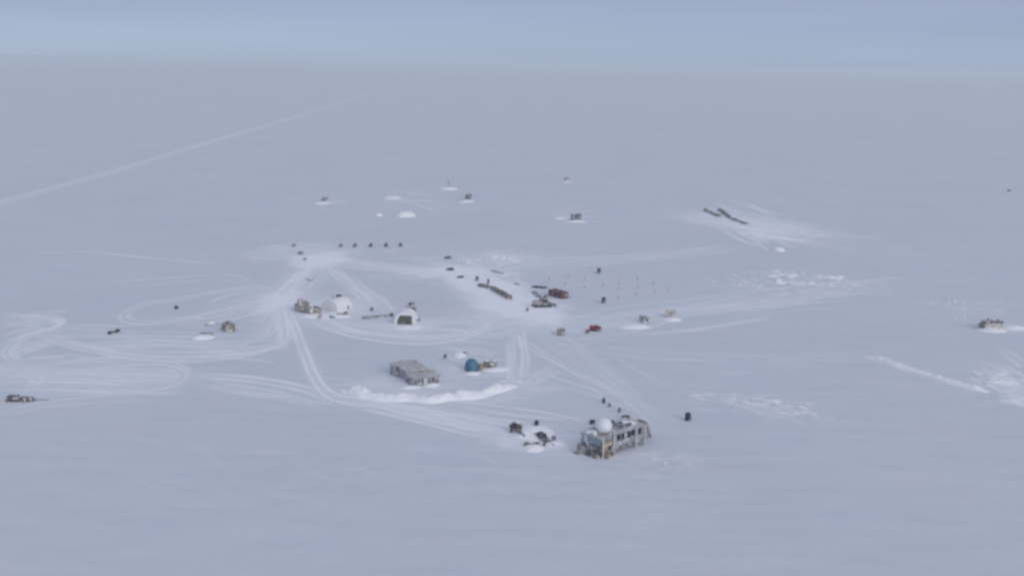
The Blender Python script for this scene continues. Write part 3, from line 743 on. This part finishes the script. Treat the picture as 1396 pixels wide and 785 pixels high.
MB().box((-.05, 3.2, 1.4), (.2, 3.6, 2.4)).build('side_shade_panel', 'darkgrey', gb)  # dark panel paints in the shadowed left side
MB().box((GW*.03, 7, 1.6), (.6, 3.0, 2.6)).build('side_shade_box', 'darkgrey', gb)  # dark box, part of the painted shade on the left side
MB().box((GW*-.06, 5.0+GD*.85, 1.7), (2.4, 3.0, 3.6)).build('rear_tower', 'grey', gb, bevel=.05)
MB().box((GW*-.06, 5.0+GD*.85, 3.6), (2.8, 3.4, .25)).build('tower_roof', 'roofgrey', gb)
MB().tube((GW*.6, 11, 3.6), (GW*.6, 11, 5.0), .2).build('vent_pipe', 'darkgrey', gb)

# ------------------------------------------------------------------ 5. blue tent, crates beside it
t = thing('blue_tent', 'round blue dome tent behind the curved snow bank', 'tent', P(643, 504), .2)
rr = 2.25
MB().lathe([(rr*1.0, -.1), (rr*1.02, .7), (rr*1.0, 1.6), (rr*.9, 2.6), (rr*.68, 3.3), (rr*.36, 3.75), (.03, 3.9)], n=20, sy=1.25).build('canvas', 'blue', t, True)
MB().prism([(-.55, 0), (.55, 0), (.5, 1.3), (0, 1.75), (-.5, 1.3)], rr*.9, rr+.55).build('entrance', 'blue', t)
for k in range(6):
    a = math.pi*2*k/6+.3
    MB().tube((rr*1.0*math.cos(a), rr*1.26*math.sin(a), .7), (rr*1.7*math.cos(a), rr*1.9*math.sin(a), -.1), .03, n=5).build('guy_line', 'white', t)
crate(656.5, 504, 1.9, 1.8, 1.9, .15, 'tan', 'tan plywood crate touching the right side of the blue dome tent')
crate(664, 499, 1.8, 2.4, 1.9, -.2, 'greybrown', 'taller weathered crate behind the tan plywood crate near the blue tent', snow=.2)
crate(671, 502, 1.9, 2.0, 1.3, .3, 'khaki', 'khaki crate right of the weathered crates near the blue tent', snow=.25)
crate(674, 497, 1.6, 2.2, 1.2, 0, 'greybrown', 'low weathered crate farthest right in the pile near the blue tent', snow=.2)
crate(635, 483, 1.5, 1.5, 1.1, 0, 'greybrown', 'small grey crate at the right end of the snow heap behind the blue tent', snow=.15)
drum(607, 488, .55, 1.3, 'darkgrey', 'fuel_drum', 'small grey drum alone between the grey building and the blue tent', 'drum')

# ------------------------------------------------------------------ 6. brown hut, white tent, green fronted tent
t = gable_hut(412, 424, 4.4, 4.0, 3.0, 3.9, R(62), 'greybrown', 'greybrown', 'weathered grey brown hut at the track junction left of the white tent', windows=1, door='darkbrown')
MB().box((-1.2, 0, 4.5), (1.6, 1.6, 1.4)).build('roof_box', 'greybrown', t)
crate(405.5, 420, 1.6, 1.8, 1.7, .3, 'khaki', 'khaki crate against the left side of the weathered grey brown hut')
t = thing('open_frame', 'square timber frame heaped with snow between the brown hut and the white tent', 'frame', P(426.5, 427), R(40))
t.scale = (1.25, 1.25, 1.25)
for (x, y, sx, sy) in ((-1.8, 0, .4, 4), (1.8, 0, .4, 4), (0, -1.9, 3.2, .4), (0, 1.9, 3.2, .4)):
    MB().box((x, y, .9), (sx, sy, 2.0)).build('side', 'greybrown', t, bevel=.04)
mound_mesh(1.75, 1.8, .9, 77).build('snow_fill', 'snow', t, True).location.z = .75
crate(436.5, 433, 1.2, 1.1, 1.0, .2, 'tan', 'small brown box on the snow between the timber frame and the white tent')
quonset(459.5, 422, 9.0, 8.4, 4.9, R(-122), 'canvas', 'white', 'large white round roofed tent with a dark stove pipe beside the track junction', door_fill=.45, pipe=True, name='round_roofed_tent')
crate(462.5, 407.5, 1.8, 2.6, 1.8, R(30), 'navy', 'dark box just behind the large white round roofed tent')
crate(473.5, 421, 1.2, 5.0, 2.0, R(10), 'darkgrey', 'tall dark grey crate along the right side of the large white tent')
crate(461.5, 430.5, 1.2, 1.0, 1.0, 0, 'tan', 'leftmost tan crate in front of the large white tent', 'crates in front of the white tent')
crate(467, 430, 1.2, 1.0, .9, .2, 'tan', 'middle tan crate in front of the large white tent', 'crates in front of the white tent')
crate(471.5, 429.5, 1.2, 1.2, 1.3, 0, 'brown', 'brown crate at the right front corner of the large white tent', 'crates in front of the white tent')
t = thing('lying_tank', 'blue grey cylinder lying on the snow in front of the white tent', 'tank', P(453, 434), R(-40))
MB().tube((-1.1, 0, .55), (1.1, 0, .55), .6, n=16).build('shell', 'teal', t, True)
for x in (-.7, .7): MB().box((x, 0, .15), (.2, 1.1, .5)).build('cradle', 'darkbrown', t)
drum(507, 424, .62, 1.5, 'darkgrey', 'fuel_drum', 'small dark drum on the track between the white tent and the green fronted tent', 'drum')
c, L, rot = ends((494, 434.5), (534, 431))
t = thing('long_boom', 'long thin boom lying on the snow pointing at the green fronted tent', 'boom', c, rot)
MB().tube((-L/2, 0, .45), (L/2, 0, .8), .42, .22, n=8).build('shaft', 'greybrown', t)
MB().box((-L*.36, 0, .5), (L*.22, 1.2, .9)).build('sheath', 'grey', t, bevel=.1)
MB().box((L/2, 0, .7), (1.2, 1.1, 1.3)).build('end_weight', 'brown', t, bevel=.06)
for x in (-.3, 0, .3): MB().box((x*L, 0, .12), (.3, 1.6, .4)).build('trestle', 'darkbrown', t)
quonset(553.5, 439, 7.5, 8.2, 4.9, R(-93), 'canvas', 'olive', 'white tent with a wide olive green front at the end of the long boom', door_fill=.80, name='green_fronted_tent')
crate(556, 424, 2.0, 2.0, 1.6, .2, 'maroon', 'dark red crate behind the green fronted tent', snow=.0)
crate(562.5, 425.5, 2.2, 2.2, 1.8, -.2, 'darkbrown', 'dark brown crate to the right of the dark red crate behind the green fronted tent')
crate(558.5, 429, 1.0, 1.0, 2.6, 0, 'tan', 'slim tan crate against the back of the green fronted tent')
load(P(561.5, 416), .1, 2.8, 1.8, 1.2, 'darkgrey', 'dark grey tarpaulined load farthest behind the green fronted tent', 'tarped_load', 'tarped load', tarp=True)
crate(571.5, 438, .8, 1.2, 1.1, 0, 'grey', 'small grey box right of the green fronted tent')

# ------------------------------------------------------------------ 7. left side
c, L, rot = ends((147, 455), (163, 451))
snowmobile(159, 453.2, rot, 'navy', 'dark snowmobile towing a dark sled on the open snow at the left', k=1.15)
t, c, L, r2 = sled((147.5, 455.8), (153.5, 454.4), 1.3, 'low dark sled hitched behind the dark snowmobile', 'black', tow=1.6, h=.45)
load(on_sled(c, r2, (0, 0), .46), r2, L*.85, 1.1, .6, 'navy', 'dark bundle lashed on the sled behind the snowmobile', 'tarped_load', 'tarped load', tarp=True)
drum(240.5, 421, .7, 1.3, 'navy', 'fuel_drum', 'short dark drum alone inside the left track loop', 'drum')
gable_hut(312.5, 450.5, 4.2, 3.4, 2.4, 3.3, R(-60), 'khaki', 'darkgrey', 'small khaki hut with a grey roof inside the left track loop', door='yellow', windows=1)
crate(304.5, 450, 1.2, 1.6, 2.4, .2, 'yellow', 'yellowish crate at the left front of the khaki hut')
crate(288, 443, 4.0, 3.4, .8, 0, 'palegrey', 'pale grey crate nearly covered in snow left of the khaki hut', snow=.5)
MBp = MB().box((0, 0, 1.15), (5.4, .8, .25)); o = MBp.build('plank', 'darkgrey'); o.location = P(281, 458); o.rotation_euler.z = .05
tag(o, 'dark plank lying on the low white snow heap left of the khaki hut', 'plank')
t, c, L, rot = sled((9, 546.5), (46, 546), 2.2, 'long maroon cargo sled parked at the far left edge', 'maroon', tow=4.5, h=.6)
load(on_sled(c, rot, (-L*.24, 0), .6), rot, L*.42, 1.9, 1.2, 'darkgrey', 'dark grey tarpaulined load on the left half of the maroon sled', 'tarped_load', 'tarped load', tarp=True)
load(on_sled(c, rot, (L*.14, 0), .6), rot, L*.20, 1.6, .6, 'darkbrown', 'low dark brown crate in the middle of the long maroon sled', group='crates on the maroon sled')
load(on_sled(c, rot, (L*.37, 0), .6), rot, L*.18, 1.5, .5, 'greybrown', 'low grey brown crate at the right end of the long maroon sled', group='crates on the maroon sled')
crate(401, 336.5, 1.6, 1.8, 1.6, 0, 'grey', 'small grey crate farthest back of three at the upper track junction', 'crates at the upper track junction')
crate(410, 346.5, 2.6, 2.2, 1.3, 0, 'darkgrey', 'dark grey crate in the middle of three at the upper track junction', 'crates at the upper track junction')
crate(416, 355, 1.6, 1.6, 1.2, 0, 'grey', 'grey crate nearest the camera of three at the upper track junction', 'crates at the upper track junction')
crate(423, 382, 2.2, 2.6, .7, .5, 'grey', 'low grey crate half sunk in the snow above the brown hut', snow=.3)

# ------------------------------------------------------------------ 8. centre: cargo rows and vehicles
snowmobile(611, 352.5, .2, 'darkgrey', 'dark snowmobile farthest up the track above the cargo row', 'snowmobiles above the cargo row', 1.35)
snowmobile(614, 368.5, -.3, 'navy', 'dark snowmobile at the upper left end of the pale cleared snow', 'snowmobiles above the cargo row', 1.35)
snowmobile(628.5, 379, .1, 'darkgrey', 'grey snowmobile just left of the upright drum at the cargo row', 'snowmobiles above the cargo row', 1.2)
drum(650.5, 382.5, .8, 2.0, 'darkgrey', 'fuel_drum', 'upright dark drum at the upper left end of the cargo row', 'drum')
def row(a, b, n, size, mats, label, group, gap=.22, jit=.25, heights=(1.0, 1.6), name='cargo_crate'):
    c, L, rot = ends(a, b); A_, B_ = P(*a), P(*b)
    for k in range(n):
        p = A_.lerp(B_, (k+.5)/n); s = L/n*(1-gap*random.uniform(.3, 1.6))
        h = random.uniform(*heights)
        t = thing(name, label, 'crate', p+Vector((random.uniform(-jit, jit), random.uniform(-jit, jit), 0)), rot+random.uniform(-.08, .08), group)
        m = random.choice(mats)
        MB().box((0, 0, h/2-.05), (s, size*random.uniform(.8, 1.1), h+.1)).build('box', m, t, bevel=.05)
        MB().box((0, 0, h*.5), (.14, size*1.12, h+.14)).build('strap', 'black', t)
row((653, 389.5), (668, 393.5), 4, 1.9, ['brown', 'darkbrown', 'khaki'], 'dark timber crate in the short upper part of the cargo row on cleared snow', 'crates in the upper cargo row', heights=(1.0, 2.0))
row((672, 395), (696, 408), 8, 2.0, ['brown', 'greybrown', 'khaki', 'darkbrown'], 'brown timber crate in the long lower part of the cargo row on cleared snow', 'crates in the lower cargo row', heights=(1.2, 1.8))
crate(665.5, 388, 1.2, 1.2, 2.6, 0, 'greybrown', 'tall narrow crate standing behind the upper cargo row')
c, L, rot = ends((671, 369.5), (686, 373.5))
o = MB().box((0, 0, .2), (L, 1.6, .7)).build('shadow_line_box', 'grey'); o.location = c; o.rotation_euler.z = rot  # low grey box stands in for a shadow line lying on the snow
tag(o, 'long grey box drawn for the shadow line of a nearly buried row behind the cargo row', 'shadow line')
o = MB().box((0, 0, .2), (4.5, 1.2, .5)).build('shadow_line_box', 'grey'); o.location = P(706, 388); o.rotation_euler.z = rot  # second low box painting in a faint shadow line
tag(o, 'short grey box drawn for a faint shadow line on the snow right of the cargo row', 'shadow line')
# maroon building and the gear round it
c, L, rot = ends((752, 402), (770, 407))
t = thing('maroon_container', 'maroon container cabin with a dark roof among the parked vehicles in the centre', 'container', c, rot)
MB().box((0, 0, 1.45), (L, 3.8, 2.3)).build('body', 'maroon', t, bevel=.05)
MB().box((0, 0, 2.68), (L+.2, 4.0, .16)).build('roof', 'maroon', t)
for x in (-.3, .02, .33):
    w = MB().box((x*L, -1.9, 1.7), (L*.16, .1, .95)).build('window', 'darkgrey', t)
    MB().box((x*L, -1.97, 1.7), (L*.13, .05, .75)).build('pane', 'glass', w)
MB().box((L/2+.03, 0, 1.3), (.1, 1.1, 1.9)).build('door', 'darkbrown', t)
for y in (-1, 1): MB().box((0, y*1.1, .12), (L*1.04, .3, .34)).build('skid', 'darkbrown', t)
for x in (-.25, .15): MB().box((x*L, .3, 2.98), (1.2, 1.2, .45)).build('roof_box', 'black', t)
c, L, rot = ends((726, 420), (752, 412))
tracked(739, 417.5, R(16), 'darkgrey', 'dark tracked vehicle with a long cream grey bed in front of the maroon container cabin', L=9.0, Wd=3.8, h=3.3, blade=True, bed='palecream', cabpos=.06)
drum(719, 424, .5, 1.4, 'darkgrey', 'fuel_drum', 'slim grey drum left of the long bedded tracked vehicle', 'drum')
snowmobile(729.5, 392, .2, 'navy', 'leftmost dark snowmobile parked behind the maroon container cabin', 'snowmobiles by the maroon container', 1.0)
snowmobile(736, 392.5, .1, 'darkgrey', 'middle grey snowmobile parked behind the maroon container cabin', 'snowmobiles by the maroon container', 1.0)
snowmobile(742.5, 393, .15, 'darkgrey', 'grey snowmobile parked closest to the maroon container cabin', 'snowmobiles by the maroon container', 1.0)
sled((727.5, 398), (735, 405), 2.0, 'dark empty sled left of the maroon container cabin', 'darkgrey', tow=2.0)
crate(744, 406.5, 1.8, 1.8, 1.2, .2, 'darkgrey', 'dark grey crate between the long bedded tracked vehicle and the maroon container cabin')
crate(776, 405.5, 1.4, 1.0, .5, .2, 'grey', 'small flat grey crate right of the maroon container cabin')
t = thing('water_tank', 'tan square tank with rounded corners alone on the snow left of the red vehicle', 'tank', P(765, 456.2), .1)
MB().box((0, 0, 1.15), (3.0, 2.6, 2.4)).build('shell', 'greybrown', t, bevel=.5)
MB().lathe([(.5, 2.32), (.5, 2.5), (.1, 2.56)], n=14).build('hatch', 'darkgrey', t)
for x in (-.8, .8): MB().box((x, 0, 1.15), (.12, 2.64, 2.44)).build('strap', 'darkgrey', t, bevel=.3)
t = tracked(811, 450.5, R(-12), 'red', 'faded red tracked vehicle right of the tan tank', L=4.8, Wd=2.2, h=2.1, blade=False, bed='red')
crate(801, 454, 1.4, 1.4, 1.1, .1, 'maroon', 'small dark red box left of the faded red tracked vehicle')
for k, (x, y, lab) in enumerate(((816.5, 372.5, 'dark upright outhouse in the flag field, the farther of two'), (822.8, 413, 'dark upright outhouse in the flag field, the nearer of two'))):
    if k == 0:
        oh = thing('outhouse', lab, 'outhouse', P(x, y), .2, 'outhouses by the flags')
        MB().box((0, 0, 1.1), (1.4, 1.4, 2.3)).build('wall', 'navy', oh, bevel=.04)
        MB().box((0, 0, 2.33), (1.6, 1.6, .16), rx=.1).build('roof', 'black', oh)
        d = MB().box((0, -.72, 1.0), (.8, .08, 1.8)).build('door', 'darkgrey', oh); MB().box((.28, -.79, 1.0), (.08, .06, .2)).build('handle', 'grey', d)
    else:
        o2 = copy_tree(oh); o2.location = P(x, y); o2['label'] = lab
# flags
zs = 6.036
flag_px = [(747, 385), (769, 391), (774, 380), (796, 385), (795.5, 396), (821, 393), (845.5, 379.5), (842.5, 390), (842, 399), (841.3, 410.5), (868, 384), (868.5, 396), (866, 406), (890, 390), (892, 402), (911, 398)]
fl0 = None
for k, (x, y) in enumerate(flag_px):
    if fl0 is None:
        fl0 = thing('marker_flag', 'small orange flag on a thin pole in the flag field right of the maroon container', 'flag', P(x, y), 0, 'orange flags on the open snow')
        MB().tube((0, 0, -.1), (0, 0, 2.2), .05, n=6).build('pole', 'orange', fl0)
        fm = MB(); nn = 5
        vs = [(.04+.19*q, .06*math.sin(q*1.4)+s_, z) for s_ in (0, .02) for z in (1.25, 1.95) for q in range(nn)]
        fs = [(q, q+1, nn+q+1, nn+q) for q in range(nn-1)]+[(2*nn+q, 3*nn+q, 3*nn+q+1, 2*nn+q+1) for q in range(nn-1)]
        fm.add(vs, fs).build('cloth', 'orange', fl0)
    else:
        f2 = copy_tree(fl0); f2.location = P(x, y); f2.rotation_euler.z = random.uniform(-.5, .5)

# ------------------------------------------------------------------ 10. huts on the right
gable_hut(878, 439, 3.2, 2.6, 1.9, 2.5, R(-55), 'palegrey', 'grey', 'small grey hut with a snow drift at its foot right of the red vehicle', windows=1, door='darkgrey')
gable_hut(914, 431.5, 3.8, 2.8, 2.2, 2.7, R(-8), 'cream', 'cream', 'small cream hut with a snow drift below it right of the small grey hut', windows=1, door='tan')
c, L, rot = ends((1341, 450), (1366, 449))
t = thing('skid_cabin', 'cream cabin with a dark grey roof standing alone at the right edge', 'cabin', c+Vector((0, 1.5, 0)), R(6))
MB().box((0, 0, 1.35), (7.4, 3.4, 2.7)).build('wall', 'cream', t, bevel=.04)
MB().prism([(-1.9, 2.7), (1.9, 2.7), (1.9, 2.95), (0, 3.5), (-1.9, 2.95)], -3.7, 3.95).build('roof', 'darkgrey', t)
MB().box((-3.95, -.1, 1.1), (1.9, 2.9, 2.2)).build('porch_or_shade', 'darkgrey', t, bevel=.05)  # dark end box puts the cabin's shaded left side into colour
MB().box((-1.2, .2, 3.75), (1.2, 1.2, .9)).build('roof_box', 'darkgrey', t)
MB().box((2.9, .2, 3.5), (1.0, 1.0, .6)).build('roof_box', 'greybrown', t)
for x in (-1.6, 1.4):
    w = MB().box((x, -1.72, 1.6), (1.1, .08, .8)).build('window', 'white', t); MB().box((x, -1.78, 1.6), (.9, .06, .6)).build('pane', 'palegrey', w)
for y in (-1.2, 1.2): MB().box((0, y, .0), (8.2, .3, .4)).build('skid', 'darkbrown', t)

# ------------------------------------------------------------------ 11. far back
five = ['leftmost', 'second from the left', 'middle one', 'second from the right', 'rightmost']
tp = None
for k, (x, y) in enumerate([(464.9, 337), (484.2, 336.8), (505.8, 336.6), (526.4, 336.4), (546, 336)]):
    lab = 'small dark pyramid tent, %s of the row of five' % five[k]
    if tp is None:
        tp = thing('pyramid_tent', lab, 'tent', P(x, y), .3, 'dark tents in a row of five')
        MB().box((0, 0, 1.05), (2.3, 2.3, 2.3), taper=.30).build('canvas', 'darkgrey', tp)
        MB().prism([(-.4, 0), (.4, 0), (.08, 1.5), (-.08, 1.5)], 1.0, 1.12).build('door', 'black', tp)
        MB().tube((0, 0, 2.1), (0, 0, 2.5), .05, n=6).build('vent_pole', 'black', tp)
    else:
        q = copy_tree(tp); q.location = P(x, y); q['label'] = lab; q.rotation_euler.z = .3+.25*k
gable_hut(443, 274, 4.0, 3.2, 2.2, 3.0, .3, 'darkgrey', 'grey', 'tiny dark hut on a snow drift, far back on the left', windows=0)
gable_hut(638.5, 271.5, 4.2, 3.4, 2.8, 3.8, 1.2, 'darkgrey', 'darkgrey', 'tiny dark hut on a snow drift, far back in the middle', windows=0)
gable_hut(772.5, 246.5, 3.6, 3.0, 2.2, 3.0, .2, 'grey', 'grey', 'tiny grey hut on a snow drift, farthest back on the right', windows=0)
t = gable_hut(785, 300.5, 6.2, 4.4, 3.0, 4.3, .1, 'darkgrey', 'darkgrey', 'dark hut in a ring of drifted snow behind the parked vehicles', windows=1)
MB().box((-2.4, -1.6, .9), (2.0, 2.0, 2.0)).build('porch_or_shade', 'black', t)
o = MB().tube((0, 0, 0), (0, 0, 4.2), .35, n=8).box((0, 0, 3.8), (1.6, .3, .8)).build('marker_post', 'grey'); o.location = P(611.7, 254)
tag(o, 'grey marker post with a board on the wide flat snow bank far back', 'post')
row((960, 287), (981, 296), 9, 2.0, ['brown', 'greybrown', 'khaki'], 'brown crate in the shorter of the two long cargo rows far back on the right', 'crates in the short far cargo row', heights=(.8, 1.5))
row((980, 286), (996, 298), 8, 2.0, ['brown', 'darkbrown'], 'dark crate in the upper half of the longer cargo row far back on the right', 'crates in the long far cargo row', heights=(1.0, 1.7))
row((997, 299), (1018, 306), 8, 2.0, ['brown', 'greybrown'], 'brown crate in the lower half of the longer cargo row far back on the right', 'crates in the lower far cargo row', heights=(.8, 1.4))
o = MB().box((0, 0, 1), (2.2, 1.6, 2.2)).box((0, 0, 2.2), (2.4, 1.8, .2)).build('survey_box', 'grey'); o.location = P(1375.5, 262)
tag(o, 'tiny grey box far off alone near the right edge', 'box')

# ------------------------------------------------------------------ air
hz, nt, b_ = new_mat('haze_air')
nt.nodes.remove(b_)
pv = N(nt, 'ShaderNodeVolumePrincipled')
pv.inputs['Color'].default_value = (.88, .94, .94, 1); pv.inputs['Density'].default_value = 9.0e-5; pv.inputs['Anisotropy'].default_value = .2
nt.links.new(pv.outputs[0], nt.nodes['Material Output'].inputs['Volume'])
HB = 61000
o = MB().box((0, 0, (CAM_H+6-1.5)/2), (2*HB, 2*HB, CAM_H+6+1.5)).build('haze', hz)
o['kind'] = 'stuff'

# ------------------------------------------------------------------ sky and light
SUN_EL, SUN_AZ = R(24), math.atan2(.62, -.78)          # azimuth from +y towards +x: behind the camera, to the right
w = bpy.data.worlds.new('World'); scene.world = w; w.use_nodes = True
nt = w.node_tree; L = nt.links.new
bg = nt.nodes['Background']; bg.inputs['Strength'].default_value = .1
sky = N(nt, 'ShaderNodeTexSky', sky_type='NISHITA'); sky.sun_disc = False
sky.sun_elevation = SUN_EL; sky.sun_rotation = SUN_AZ; sky.altitude = 3000
tc = N(nt, 'ShaderNodeTexCoord'); sx = N(nt, 'ShaderNodeSeparateXYZ'); L(tc.outputs['Generated'], sx.inputs[0])
mp = N(nt, 'ShaderNodeMapping'); mp.inputs['Scale'].default_value = (1.3, 1.3, 26); L(tc.outputs['Generated'], mp.inputs['Vector'])
nz = N(nt, 'ShaderNodeTexNoise'); nz.inputs['Scale'].default_value = 1.6; nz.inputs['Detail'].default_value = 6; L(mp.outputs[0], nz.inputs['Vector'])
def ramp(stops, v):
    r = N(nt, 'ShaderNodeValToRGB'); e = r.color_ramp.elements
    while len(e) < len(stops): e.new(.5)
    for q, (p, c) in enumerate(stops): e[q].position = p; e[q].color = (*c, 1)
    L(v, r.inputs[0]); return r.outputs[0]
K = 8.0
CLOUD = [(0.0, (3.15, 4.02, 5.72)), (.018, (3.20, 4.02, 5.82)), (.05, (3.25, 3.80, 5.55)), (.11, (3.42, 3.86, 5.50)), (.30, (4.1, 4.55, 6.1)), (1.0, (4.75, 5.1, 6.55))]
clr = ramp([(p, tuple(v/K for v in c)) for p, c in CLOUD], sx.outputs['Z'])
sc = N(nt, 'ShaderNodeVectorMath', operation='SCALE'); sc.inputs['Scale'].default_value = K; L(clr, sc.inputs[0])
mr = N(nt, 'ShaderNodeMapRange'); mr.inputs[1].default_value = .35; mr.inputs[2].default_value = .7; mr.inputs[3].default_value = .955; mr.inputs[4].default_value = 1.055
L(nz.outputs['Fac'], mr.inputs[0])
s2 = N(nt, 'ShaderNodeVectorMath', operation='SCALE'); L(sc.outputs[0], s2.inputs[0]); L(mr.outputs[0], s2.inputs['Scale'])
mx = N(nt, 'ShaderNodeMix', data_type='RGBA'); mx.inputs[0].default_value = .9
L(sky.outputs[0], mx.inputs[6]); L(s2.outputs[0], mx.inputs[7]); L(mx.outputs[2], bg.inputs['Color'])

sd = bpy.data.lights.new('sun', 'SUN'); sd.energy = 1.15; sd.angle = R(30); sd.color = (1.0, .95, .88)
so = bpy.data.objects.new('sun', sd); col.objects.link(so)
dvec = Vector((math.sin(SUN_AZ)*math.cos(SUN_EL), math.cos(SUN_AZ)*math.cos(SUN_EL), math.sin(SUN_EL)))
so.rotation_euler = dvec.to_track_quat('Z', 'Y').to_euler(); so.location = (200, -200, 300)

scene.view_settings.view_transform = 'Standard'; scene.view_settings.look = 'None'
scene.view_settings.exposure = 0; scene.view_settings.gamma = 1; scene.view_settings.use_curve_mapping = False
cy = scene.cycles
cy.max_bounces = 5; cy.diffuse_bounces = 3; cy.volume_bounces = 1
cy.use_denoising = True
cy.filter_width = 3.0
